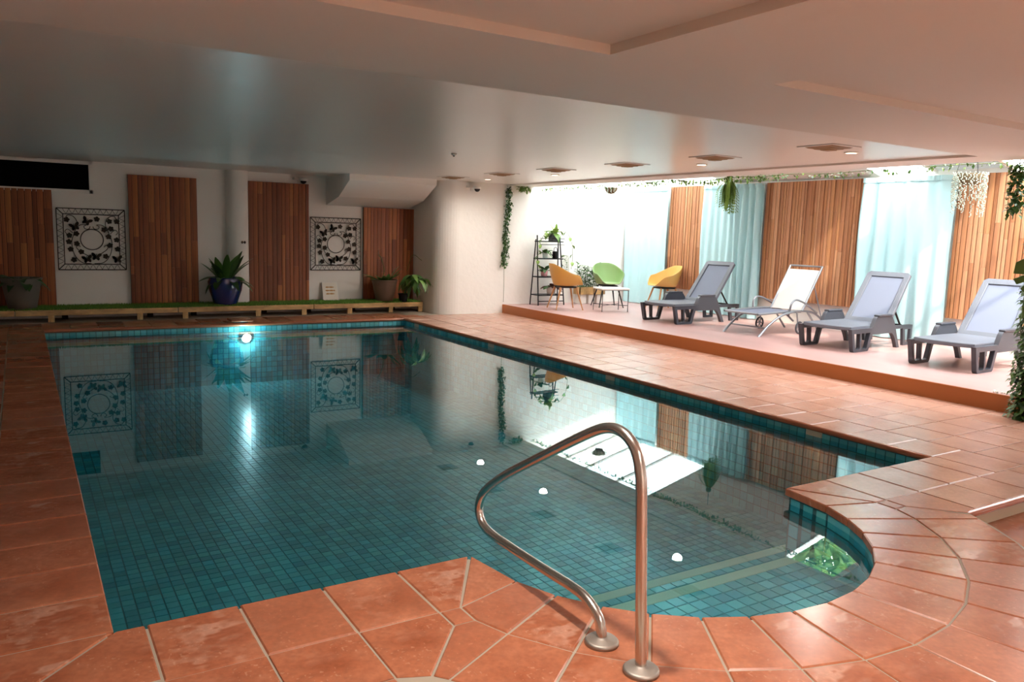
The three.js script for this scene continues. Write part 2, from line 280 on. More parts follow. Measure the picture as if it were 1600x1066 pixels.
for (let x = 6.275, i = 0; i < 5; i++, x += 0.405) for (let k = 0; k < 29; k++) {
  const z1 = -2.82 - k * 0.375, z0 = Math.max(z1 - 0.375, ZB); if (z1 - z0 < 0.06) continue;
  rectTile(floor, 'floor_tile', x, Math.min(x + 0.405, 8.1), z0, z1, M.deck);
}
for (let k = 0; k < 30; k++) rectTile(floor, 'floor_tile', -0.55, -0.19, -2.84 - (k + 1) * TP, -2.84 - k * TP, M.tile);
for (let k = -2; k < 16; k++) rectTile(floor, 'floor_tile', 0.22 + k * TP + 0.01, 0.22 + (k + 1) * TP + 0.01, -13.87, -13.5, M.tile);
part('bullnose_edge', new THREE.CylinderGeometry(0.024, 0.024, 9.83, 12).rotateX(Math.PI / 2).translate(5.853, -0.024, -8.2), M.coping[1], coping);
part('bullnose_edge', new THREE.CylinderGeometry(0.024, 0.024, 5.6, 12).rotateZ(Math.PI / 2).translate(3.05, -0.024, -13.1), M.coping[1], coping);
part('bullnose_edge', [new THREE.CylinderGeometry(0.025, 0.025, 3.3, 10).rotateZ(Math.PI / 2).translate(6.48, -0.025, -2.46)], M.coping[1], floor);

// pool shell with mosaic
const pool = structGroup('pool');
const FY = -1.0;
part('pool_wall', slab([[-0.3, -13.6], [6.4, -13.6], [6.4, -2.6], ...arc(1.75, 22, 158, 24), [-0.3, -2.6]], [poolLine], -0.056, 1.2), M.poolGrout, pool);
part('pool_floor', bx(-0.3, 6.4, FY - 0.3, FY, -13.6, -1.6), M.poolGrout, pool);
const insideRoman = (x, z, r = CR) => Math.hypot(x - CX, z - CZ) < r;
{ // submerged entry steps
  const edge = arc(CR + 0.01, 163, 17, 16);
  part('step', slab([...edge], [], -0.3, 0.8), M.poolGrout, pool);
  part('step', bx(1.83, 4.6, FY, -0.52, -3.45, -2.6), M.poolGrout, pool);
  part('step_nosing', bx(1.9, 4.12, -0.31, -0.292, -2.97, -2.89), M.marker, pool);
  part('step_nosing', bx(1.84, 4.6, -0.53, -0.512, -3.47, -3.39), M.marker, pool);
}
{
  const MP = 0.086, tileG = new THREE.BoxGeometry(MP - 0.009, 0.008, MP - 0.009), list = [];
  const tone = () => { const k = rnd(), b = 0.75 + 0.5 * rnd(); return new THREE.Color().setRGB((0.08 + 0.07 * k) * b, (0.43 + 0.07 * k) * b, (0.485 + 0.06 * rnd()) * b); };
  const add = (x, y, z, rx = 0, ry = 0, rz = 0) => list.push({ m: new THREE.Matrix4().compose(V(x, y, z), new THREE.Quaternion().setFromEuler(new THREE.Euler(rx, ry, rz)), V(1, 1, 1)), d: Math.hypot(x - 0.8, z + 5), flat: y < -0.9 });
  for (let x = 0.22 + MP / 2; x < 5.88; x += MP) for (let z = -13.13 + MP / 2; z < -2.1; z += MP) {
    if (z > -3.25 && !insideRoman(x, z, CR - 0.04)) continue;
    const y = z > -2.89 && insideRoman(x, z) ? -0.3 : z > -3.41 && x > 1.87 && x < 4.56 ? -0.52 : FY;
    add(x, y + 0.002, z);
  }
  for (let y = -0.1; y > -1; y -= MP) {
    for (let x = 0.22 + MP / 2; x < 5.88; x += MP) add(x, y, -13.13, Math.PI / 2);
    for (let z = -13.13 + MP / 2; z < -3.25; z += MP) add(5.88, y, z, 0, 0, Math.PI / 2);
    for (let z = -13.13 + MP / 2; z < -3.25; z += MP) add(0.22, y, z, 0, 0, Math.PI / 2);
    for (let x = 4.25; x < 5.88; x += MP) add(x, y, -3.25, Math.PI / 2);
    for (let x = 0.26; x < 1.8; x += MP) add(x, y, -3.25, Math.PI / 2);
    for (let i = 0; i < joints.length - 1; i++) for (const t of [0.17, 0.5, 0.83]) {
      const a = onArc(CR, joints[i]), b = onArc(CR, joints[i + 1]);
      add(a[0] + (b[0] - a[0]) * t, y, a[1] + (b[1] - a[1]) * t, Math.PI / 2, 0, Math.atan2(b[1] - a[1], b[0] - a[0]));
    }
  }
  for (const e of list) if (e.flat === false && 0) e.d = 99;
  list.sort((a, b) => (a.flat ? a.d : 50 + a.d) - (b.flat ? b.d : 50 + b.d));
  const shades = Array.from({ length: 8 }, () => std({ name: 'teal_mosaic', color: tone(), roughness: 0.25 }));
  for (const e of list.slice(0, 280)) { const m = part('mosaic_tile', tileG, shades[Math.floor(rnd() * 8)], pool); m.applyMatrix4(e.m); }
  const rest = list.slice(280), im = shadows(new THREE.InstancedMesh(tileG, M.mosaic, rest.length)); im.name = 'mosaic'; im.userData.kind = 'stuff';
  rest.forEach((e, i) => { im.setMatrixAt(i, e.m); im.setColorAt(i, tone()); });
  pool.add(im);
  for (const z of [-4.35, -7.2, -10.0, -12.6]) part('depth_marker', box(0.012, 0.05, 0.16, 5.873, -0.075, z), M.marker, pool);
}
tag(part('pool_water', slab(poolLine, [], WY, 0.002), M.water), 'still clear water filling the tiled indoor pool', 'water', null, 'stuff');
{ // underwater lamp on the far wall
  const t = thing('pool_lamp', 'round white underwater lamp glowing on the far pool wall', 'lamp', [3.07, -0.24, -13.1]);
  part('rim', new THREE.TorusGeometry(0.07, 0.012, 8, 28).translate(0, 0, 0.012), M.steel, t);
  part('glowing_lens', new THREE.CylinderGeometry(0.064, 0.064, 0.016, 24).rotateX(Math.PI / 2).translate(0, 0, 0.004), std({ color: 0xffffff, emissive: 0xdfeaff, emissiveIntensity: 12 }), t);
  const l = new THREE.PointLight(0xe6f0f4, 2.4, 0, 2); l.position.set(3.07, -0.26, -13.02); l.castShadow = true; scene.add(l);
}
{ // skimmer lid on the far coping
  const t = thing('skimmer_lid', 'flat terracotta skimmer lid on a dark bracket at the far pool edge', 'lid', [3.0, 0, -13.2]);
  part('lid', rbox(0.34, 0.03, 0.34, 0.008, 0, 0.045, 0), M.coping[2], t);
  part('bracket', box(0.2, 0.028, 0.22, 0, 0.016, 0), M.black, t);
}

// ---------- raised terrace ----------
{
  const t = structGroup('raised_floor');
  part('deck', bx(8.12, XW, 0.02, PL, ZB, 2.5), M.platTop, t);
  part('riser', bx(8.1, 8.125, -0.02, PL - 0.002, ZB, 2.5), M.riser, t);
}

// ---------- timber cladding ----------
function cladding(label, mats, w, h, base, turn, minW, maxW, deep) {
  const t = thing('timber_cladding', label, 'cladding', base, turn);
  t.translateZ(0.028);
  for (const y of [0.1, h / 2, h - 0.1]) part('batten', box(w - 0.04, 0.05, 0.026, w / 2, y, -0.013), M.woodBack, t);
  part('backing', box(w, h, 0.012, w / 2, h / 2, 0.006), M.woodBack, t);
  let x = 0;
  const geos = new Map();
  while (x < w - 0.01) {
    let bw = rr(minW, maxW); if (w - x - bw < minW * 0.6) bw = w - x;
    let y = 0; const cuts = rnd() < 0.75 ? [rr(0.25, 0.75)] : []; if (rnd() < 0.4) cuts.push(rr(0.1, 0.9)); cuts.sort(); cuts.push(1);
    const dz = rr(0.012, deep);
    for (const c of cuts) {
      const bh = h * c - y; if (bh < 0.05) continue;
      const m = part('board', box(bw - (mats === M.slat ? 0.012 : 0.007), bh - 0.002, 0.02 + dz), mats[Math.floor(rnd() * 6)], t);
      m.position.set(x + bw / 2, y + bh / 2, 0.012 + (0.02 + dz) / 2 - 0.004); y = h * c;
    }
    x += bw;
  }
  return t;
}
cladding('timber board panel behind the grey pot, below the dark high window', M.wood, 1.07, 1.83, [-0.6, 0.2, ZA], 0, 0.06, 0.1, 0.022);
cladding('tall timber board panel between the first iron wall art and the round column', M.wood, 1.07, 2.14, [1.56, 0.2, ZA], 0, 0.06, 0.1, 0.022);
cladding('tall timber board panel right of the round column beside the dome camera', M.wood, 1.09, 2.15, [3.49, 0.2, ZA], 0, 0.06, 0.1, 0.022);
cladding('shorter timber board panel under the sloped bulkhead behind the brown pot', M.wood, 1.06, 1.78, [5.65, 0.2, ZA], 0, 0.06, 0.1, 0.022);
// terrace wall: faces -x, panels run along z
cladding('sunlit timber slat panel between two aqua curtains behind the yellow chair', M.slat, 1.04, 2.02, [XW, 0.57, -12.12], -Math.PI / 2, 0.05, 0.085, 0.03);
cladding('wide timber slat panel behind the white sling lounger', M.slat, 2.0, 2.02, [XW, 0.57, -9.7], -Math.PI / 2, 0.05, 0.085, 0.03);
cladding('timber slat panel behind the lounger by the planted post', M.slat, 2.75, 2.02, [XW, 0.57, -6.32], -Math.PI / 2, 0.05, 0.085, 0.03);

// ---------- curtains ----------
function curtain(label, z0, z1, pleat, top = 2.58, bottom = 0.185) {
  const t = thing('curtain', label, 'curtain', [XW - 0.17, 0, (z0 + z1) / 2], 0, null);
  const w = z1 - z0;
  const f = (u, v) => { const zz = (u - 0.5) * w, p = pleat(u), y = bottom + (top - bottom) * v; return V(-0.05 * p[0] * Math.sin(u * p[1] * 6.283 + 0.6 * Math.sin(v * 2.2 + u * 5)) - 0.02 * Math.sin(u * 9 + v * 3), y, zz + 0.012 * Math.sin(v * 7 + u * 20)); };
  part('cloth', shellGeo(f, 90, 14, 0.004), M.curtain, t);
  part('gathered_hem', shellGeo((u, v) => { const p = f(u, 0.97 + 0.03 * v); p.x -= 0.018 + 0.012 * Math.sin(u * 120 + 4 * Math.sin(u * 31)); return p; }, 120, 2, 0.006), M.curtain, t);
  part('curtain_rod', bar(V(0.04, top - 0.02, -w / 2 - 0.03), V(0.04, top - 0.02, w / 2 + 0.03), 0.012), M.whitePlastic, t);
}
curtain('smooth aqua curtain hanging in the corner beside the white wall', -13.34, -12.1, () => [0.35, 5]);
curtain('pleated aqua curtain between the narrow and the wide timber slat panels', -11.1, -9.68, (u) => [0.2 + 1.1 * Math.max(0, u - 0.35) * 1.5, 9]);
curtain('broad aqua curtain behind the grey lounger with its back raised', -7.72, -6.3, (u) => [0.9 - 0.6 * u, 6]);

// ---------- dark high window in the alcove ----------
{
  const w = structGroup('window_3');
  part('pane', bx(-1.6, 1.0, 2.05, 2.46, ZA - 0.01, ZA + 0.012), M.darkGlass, w);
  part('frame', [bx(-1.65, 1.05, 2.0, 2.055, ZA - 0.02, ZA + 0.06), bx(-1.65, 1.05, 2.455, 2.5, ZA - 0.02, ZA + 0.06), bx(1.0, 1.05, 2.0, 2.5, ZA - 0.02, ZA + 0.06), bx(-1.65, -1.6, 2.0, 2.5, ZA - 0.02, ZA + 0.06)], M.wall, w);
}

// ---------- bench with turf ----------
{
  const t = thing('timber_bench', 'low raw pine bench frame topped with artificial turf along the alcove', 'bench', [0, 0, -14.05]);
  for (let x = -2.4; x < 6.6; x += 2.3) part('front_rail', rbox(Math.min(2.29, 6.66 - x), 0.085, 0.045, 0.004, x + Math.min(2.29, 6.66 - x) / 2, 0.143, 0), M.pine, t);
  for (const x of [-1.1, 0.37, 1.62, 2.31, 3.51, 4.32, 5.18, 6.0, 6.62]) { part('post', box(0.085, 0.105, 0.045, x, 0.05, -0.01), M.pine, t); part('rear_post', box(0.085, 0.18, 0.06, x + 0.2, 0.09, -0.4), M.woodBack, t); }
  part('deck_board', box(9.1, 0.02, 0.56, 2.1, 0.178, -0.3), M.pine, t);
  part('end_rail', box(0.045, 0.085, 0.5, 6.66, 0.143, -0.27), M.pine, t);
  const blade = new THREE.ConeGeometry(0.007, 0.04, 3).translate(0, 0.02, 0), n = 26000, im = new THREE.InstancedMesh(blade, M.turf[0], n), m = new THREE.Matrix4();
  for (let i = 0; i < n; i++) { m.compose(V(rr(-2.4, 6.62), 0.185, rr(-0.57, 0.015)), new THREE.Quaternion().setFromEuler(new THREE.Euler(rr(-0.5, 0.5), rr(0, 6), rr(-0.5, 0.5))), V(1, rr(0.6, 1.3), 1)); im.setMatrixAt(i, m); im.setColorAt(i, new THREE.Color().setScalar(rr(0.6, 1.3))); }
  im.name = 'turf'; im.userData.kind = 'stuff'; t.add(shadows(im));
}

// ---------- iron wall art ----------
function wallArt(label, x, group) {
  const t = thing('wall_art', label, 'wall art', [x, 0.765, ZA + 0.03], 0, group);
  const S = 1.0, r = 0.008, sq = (a, b) => [[a, a], [b, a], [b, b], [a, b]].map(([p, q], i, l) => { const [c, d] = l[(i + 1) % 4]; return bar(V(p, q, 0), V(c, d, 0), r, 6); });
  part('outer_frame', sq(0.01, S - 0.01), M.iron, t);
  part('inner_frame', sq(0.1, S - 0.1), M.iron, t);
  for (const [a, b, c, d] of [[0.01, 0.01, 0.1, 0.1], [0.99, 0.01, 0.9, 0.1], [0.99, 0.99, 0.9, 0.9], [0.01, 0.99, 0.1, 0.9]]) part('corner_bar', bar(V(a, b, 0), V(c, d, 0), r, 6), M.iron, t);
  const wires = [];
  for (let i = 0; i < 9; i++) { const a = 0.1 + i * 0.089, b = a + 0.0445, c = a + 0.089; for (const f of [(p, q) => V(p, q, 0), (p, q) => V(p, 1 - q, 0), (p, q) => V(q, p, 0), (p, q) => V(1 - q, p, 0)]) wires.push(tube([f(a, 0.015), f(b, 0.09), f(c, 0.015)], 0.003, 6, 4)); }
  part('scroll_wire', wires, M.iron, t);
  part('ring', new THREE.TorusGeometry(0.165, 0.007, 6, 40).translate(0.5, 0.5, 0), M.iron, t);
  for (const s of [-1, 1]) {
    const f = (a, b) => V(0.5 + s * a, b, 0.004);
    part('scroll', tube([f(0.02, 0.11), f(0.16, 0.13), f(0.26, 0.26), f(0.29, 0.45), f(0.25, 0.6), f(0.2, 0.75), f(0.25, 0.86), f(0.34, 0.88), f(0.37, 0.8)], 0.006, 40, 5), M.iron, t);
    part('scroll', tube([f(0.02, 0.71), f(0.04, 0.67), f(0.09, 0.67), f(0.11, 0.71), f(0.07, 0.735), f(0.16, 0.73), f(0.24, 0.66)], 0.006, 30, 5), M.iron, t);
    part('scroll', tube([f(0.17, 0.38), f(0.2, 0.41), f(0.23, 0.38), f(0.2, 0.33), f(0.12, 0.27), f(0.02, 0.21)], 0.006, 24, 5), M.iron, t);
    part('scroll', tube([f(0.27, 0.6), f(0.34, 0.66), f(0.38, 0.62), f(0.35, 0.58)], 0.005, 16, 5), M.iron, t);
  }
  const wing = new THREE.Shape(); wing.moveTo(0, 0); wing.quadraticCurveTo(0.02, 0.06, 0.06, 0.05); wing.quadraticCurveTo(0.07, 0.02, 0.035, 0); wing.quadraticCurveTo(0.055, -0.03, 0.03, -0.045); wing.quadraticCurveTo(0.005, -0.035, 0, 0);
  const wg = new THREE.ExtrudeGeometry(wing, { depth: 0.004, bevelEnabled: false, curveSegments: 5 });
  for (const [bx_, by, a] of [[0.26, 0.7, 0.3], [0.43, 0.79, -0.5], [0.42, 0.18, 0.2], [0.55, 0.22, -0.1], [0.86, 0.18, 0.1]]) {
    const b = part('butterfly', [wg.clone().rotateY(-0.3), wg.clone().scale(-1, 1, 1).rotateY(0.3), bar(V(0, -0.03, 0.004), V(0, 0.04, 0.004), 0.004, 5)], M.iron, t); b.rotation.z = a; b.position.set(bx_, by, 0.012); b.scale.setScalar(1.25);
  }
  const lf = new THREE.Shape(); for (let i = 0; i <= 30; i++) { const a = i / 30 * 6.283, q = 0.045 * (0.72 + 0.28 * Math.abs(Math.cos(a * 2.5))); i ? lf.lineTo(q * Math.cos(a), q * Math.sin(a)) : lf.moveTo(q, 0); }
  const lg = new THREE.ExtrudeGeometry(lf, { depth: 0.004, bevelEnabled: false });
  for (const [px, py] of [[0.15, 0.81], [0.58, 0.83], [0.76, 0.8], [0.87, 0.8], [0.28, 0.59], [0.18, 0.56], [0.17, 0.46], [0.28, 0.43], [0.19, 0.34], [0.34, 0.3], [0.23, 0.17], [0.68, 0.66], [0.78, 0.68], [0.74, 0.55], [0.86, 0.5], [0.76, 0.41], [0.87, 0.35], [0.69, 0.23]]) { const m = part('iron_leaf', lg, M.iron, t); m.position.set(px, py, 0.008); m.rotation.set(0.15, -0.15, px * 9); }
  return t;
}
wallArt('square scrolled iron wall art with butterflies near the dark high window', 0.51);
wallArt('square scrolled iron wall art with butterflies above the small white card', 4.61);

// ---------- small things in the alcove ----------
{
  const c = document.createElement('canvas'); c.width = 128; c.height = 160; const g = c.getContext('2d'); g.fillStyle = '#eee6d6'; g.fillRect(0, 0, 128, 160); g.strokeStyle = '#c08a4a'; g.lineWidth = 7;
  for (const [y, a, b] of [[42, 26, 100], [72, 22, 106], [102, 26, 98]]) { g.beginPath(); for (let x = a; x <= b; x += 4) g.lineTo(x, y + 3 * Math.sin(x * 0.7)); g.stroke(); }
  const tx = new THREE.CanvasTexture(c); tx.colorSpace = THREE.SRGBColorSpace;
  const t = thing('card', 'small white card with three orange lines leaning on the alcove wall', 'card', [4.98, 0.2, ZA + 0.14]); t.rotation.x = -0.3;
  part('board', box(0.3, 0.36, 0.012, 0, 0.18, 0), M.whitePlastic, t);
  part('print', new THREE.PlaneGeometry(0.28, 0.34).translate(0, 0.18, 0.0072), std({ map: tx, roughness: 0.7 }), t);
}
function domeCamera(label, x, y, z) {
  const t = thing('dome_camera', label, 'camera', [x, y, z]);
  part('bracket', [box(0.06, 0.1, 0.02, 0, 0, 0.01), box(0.14, 0.04, 0.12, -0.05, 0.02, 0.06)], M.whitePlastic, t);
  part('housing', lathe([[0, 0.05], [0.06, 0.045], [0.075, 0.02], [0.075, -0.02], [0, -0.02]], 20).translate(0.04, 0, 0.14), M.whitePlastic, t);
  part('lens_dome', new THREE.SphereGeometry(0.055, 16, 10, 0, 6.3, Math.PI / 2, Math.PI / 2).translate(0.04, -0.02, 0.14), M.black, t);
}
domeCamera('white dome camera high on the alcove wall beside the tall timber panel', 4.42, 2.42, ZA);
domeCamera('white dome camera on the white back wall under the ceiling', 7.35, 2.4, ZB);
{ const m = part('wall_ornament', [leafGeo(0.05, 0.05).rotateX(Math.PI / 2), leafGeo(0.05, 0.05).rotateX(Math.PI / 2).rotateY(Math.PI)], M.iron); m.position.set(3.36, 1.27, ZA + 0.225); tag(m, 'tiny dark ornament stuck on the white round column', 'ornament'); }

// ---------- potted plants ----------
function pot(name, label, pos, prof, mat, soilY, soilR, group) {
  const t = thing(name, label, 'plant', pos, 0, group);
  const p = part('pot', lathe(prof, 36), mat, t);
  part('soil', new THREE.CylinderGeometry(soilR, soilR, 0.02, 24).translate(0, soilY, 0), M.soil, p);
  return t;
}
const bowl = (rb, rt, h, th = 0.025) => [[0, 0], [rb, 0], [rb + (rt - rb) * 0.45, h * 0.4], [rt, h * 0.93], [rt + 0.012, h * 0.95], [rt + 0.012, h], [rt - th, h], [rt - th * 1.2, h * 0.85], [0, h * 0.85]];
function strapLeaves(t, n, y, L0, L1, W, up, mats, r0 = 0.05, droop = [0.35, 0.75]) {
  for (let i = 0; i < n; i++) {
    const a = i / n * 6.283 + rr(-0.3, 0.3), L = rr(L0, L1) * (Math.sin(a) > 0.35 ? 0.55 : 1), pit = rr(up[0], up[1]);
    const m = part('leaf', leafGeo(L, W * rr(0.8, 1.2), rr(...droop), 7), mats[Math.floor(rnd() * mats.length)], t);
    m.position.set(Math.cos(a) * r0, y, -Math.sin(a) * r0); m.rotation.order = 'YZX'; m.rotation.set(rr(-0.3, 0.3), a, pit);
  }
}
{
  const p = pot('potted_plant', 'pale grey tapered pot with dark leafy plant before the end timber panel', [0.0, 0.195, -14.25], bowl(0.19, 0.27, 0.48), std({ name: 'grey_pot', color: 0x6f685e, roughness: 0.7 }), 0.42, 0.24);
  strapLeaves(p, 26, 0.43, 0.22, 0.36, 0.13, [0.0, 1.0], [M.leaf[3], M.leaf[1]], 0.1);
  const b = pot('potted_plant', 'glossy cobalt blue pot with broad strap leaves beside the round column', [3.0, 0.195, -14.24], [[0, 0], [0.18, 0], [0.2, 0.04], [0.27, 0.25], [0.29, 0.4], [0.27, 0.45], [0.285, 0.475], [0.25, 0.475], [0.24, 0.4], [0, 0.4]], phys({ name: 'blue_glaze', color: 0x1d2f6e, roughness: 0.12, clearcoat: 1 }), 0.41, 0.24);
  strapLeaves(b, 18, 0.4, 0.42, 0.66, 0.13, [0.85, 1.4], [M.leaf[1], M.leaf[0], M.leaf[3]], 0.08, [0.05, 0.35]);
  strapLeaves(b, 16, 0.42, 0.32, 0.5, 0.13, [-0.1, 0.7], [M.leaf[1], M.leaf[3], M.leaf[0]], 0.12);
  const c = pot('potted_plant', 'brown stoneware pot with sparse succulent leaves and one tall flower stalk', [5.95, 0.195, -14.25], bowl(0.16, 0.24, 0.42), std({ name: 'brown_pot', color: 0x77604f, roughness: 0.6 }), 0.36, 0.21);
  strapLeaves(c, 14, 0.37, 0.25, 0.42, 0.11, [0.5, 1.3], [M.leaf[2], M.leaf[0]], 0.09, [0.1, 0.4]);
  part('flower_stalk', tube([V(-0.06, 0.37, 0), V(-0.02, 0.6, 0.02), V(-0.06, 0.8, 0), V(-0.12, 0.9, 0)], 0.007, 20, 6), M.stem, c);
  part('flower', leafGeo(0.16, 0.06, 0.2).rotateZ(1.9).translate(-0.1, 0.84, 0), std({ color: 0xc9a58c, roughness: 0.7, side: THREE.DoubleSide }), c);
  const d = pot('potted_plant', 'bushy long-leaved plant in a small dark pot at the bench end', [6.28, 0.195, -14.1], bowl(0.07, 0.1, 0.16, 0.012), M.black, 0.13, 0.085);
  for (let i = 0; i < 7; i++) { const a = rr(-0.8, 1.4), e = V(rr(-0.1, 0.12), rr(0.34, 0.6), 0.22 + i * 0.085); part('stem', tube([V(0, 0.13, 0), V(e.x * 0.3, e.y * 0.6, e.z * 0.3), e], 0.006, 10, 5), M.stem, d); for (let k = 0; k < 6; k++) { const m = part('leaf', leafGeo(rr(0.22, 0.36), 0.095, 0.6, 5), M.leaf[[0, 1, 2][k % 3]], d); m.position.copy(e); m.rotation.order = 'YZX'; m.rotation.set(0, k * 1.05 + a, rr(-0.6, 0.3)); } }
  part('bare_twig', tube([V(0.05, 0.6, 0.05), V(0.16, 0.9, 0.05), V(0.34, 0.8, 0.08)], 0.005, 10, 5), M.stem, d);
}

// ---------- stainless hand rail ----------
{
  const t = thing('hand_rail', 'bent brushed steel hand rail standing on the coping by the entry steps', 'rail', [1.885, 0, -2.05]);
  const P = [[0, 0], [0.2, -0.015], [0.41, -0.03], [0.6, -0.045], [0.74, -0.06], [0.83, -0.1], [0.872, -0.18], [0.862, -0.28], [0.79, -0.43], [0.65, -0.68], [0.48, -0.98], [0.36, -1.155], [0.29, -1.22], [0.225, -1.235], [0.17, -1.2], [0.145, -1.11], [0.142, -0.9], [0.145, -0.65], [0.15, -0.44], [0.14, -0.34], [0.1, -0.265], [0.05, -0.24], [0, -0.235]];
  part('rail', tube(P.map(([y, z]) => V(0, y, z)), 0.0215, 160, 16), M.steel, t);
  const base = [[0, 0], [0.068, 0], [0.068, 0.012], [0.06, 0.02], [0.024, 0.024], [0.022, 0.03], [0, 0.03]];
  part('foot_plate', lathe(base, 32), std({ name: 'dull_steel', color: 0xa39a90, metalness: 0.8, roughness: 0.5 }), t);
  part('foot_plate', lathe(base, 32).translate(0, 0, -0.235), std({ name: 'dull_steel', color: 0xa39a90, metalness: 0.8, roughness: 0.5 }), t);
}

// ---------- ceiling fittings ----------
const lampLens = std({ name: 'lamp_lens', color: 0xffffff, emissive: 0xffe6c4, emissiveIntensity: 9 });
function downlight(label, x, z, y, power, angle = 1.15, shown = true) {
  const t = thing('ceiling_downlight', label, 'light', [x, y, z], 0, 'recessed ceiling downlights');
  part('trim_ring', new THREE.TorusGeometry(0.06, 0.009, 8, 28).rotateX(Math.PI / 2).translate(0, -0.004, 0), M.whitePlastic, t);
  part('lamp_lens', new THREE.CylinderGeometry(0.055, 0.055, 0.012, 24).translate(0, -0.004, 0), lampLens, t);
  const l = new THREE.SpotLight(0xfff4ea, power, 0, angle, 0.6, 2); l.position.set(x, y - 0.03, z); l.target.position.set(x, 0, z); l.castShadow = true; l.shadow.radius = 3; scene.add(l, l.target);
}
[[7.12, -12.4, 'lit downlight in the pool ceiling beside the white back wall'], [7.25, -10.5, 'lit downlight, second from the white back wall in the pool ceiling'], [7.34, -7.4, 'lit downlight, third from the white back wall in the pool ceiling'], [7.3, -5.25, 'lit downlight in the pool ceiling beside the wide ceiling beam']].forEach(([x, z, l]) => downlight(l, x, z, HC, z < -12 ? 6 : 12, 1.5));
downlight('warm downlight above the entry steps and hand rail', 1.6, -2.35, HB + 0.05, 20, 1.05);
downlight('added warm fill downlight above the lower floor beside the steps', 4.9, -1.6, HB + 0.05, 3, 1.25);  // from here on unseen lamps, added to brighten the near ceiling and floor
downlight('added warm fill downlight in the left coffer between the other two', 2.3, 0.1, HB + 0.05, 14, 1.2);
downlight('added warm fill downlight in the right coffer beside the cross beam', 5.8, 1.5, HB + 0.05, 18, 1.1);
downlight('added warm fill downlight in the left coffer beside the cross beam', 1.6, 1.2, HB + 0.05, 44, 1.25);
const nth = ['first', 'second', 'third', 'fourth', 'fifth', 'sixth'];
[[6.48, -12.5], [6.6, -11.05], [6.68, -9.65], [6.76, -8.15], [6.8, -6.65], [6.74, -5.1]].forEach(([x, z], i) => {
  const t = thing('ceiling_vent', 'square brass-brown ceiling air vent, ' + nth[i] + ' from the white back wall', 'vent', [x, HC, z], 0, 'ceiling air vents');
  const br = M.vent ??= std({ name: 'brown_vent', color: 0x8a6a3e, roughness: 0.5, metalness: 0.3 });
  part('flange', box(0.42, 0.008, 0.42, 0, -0.004, 0), M.ceil, t);
  for (const [w, y] of [[0.32, -0.012], [0.22, -0.022], [0.12, -0.032]]) part('louvre', new THREE.CylinderGeometry(w * 0.72, w * 0.6, 0.014, 4).rotateY(Math.PI / 4).translate(0, y, 0), br, t);
});

{
  const t = thing('ceiling_sensor', 'tiny white round sensor on the pool ceiling above the water', 'sensor', [4.52, HC, -8.71]);
  part('sensor_body', lathe([[0, 0], [0.035, 0], [0.035, -0.012], [0.02, -0.025], [0, -0.026]], 20), M.whitePlastic, t);
  part('sensor_eye', new THREE.SphereGeometry(0.012, 10, 8).translate(0, -0.026, 0), M.black, t);
}

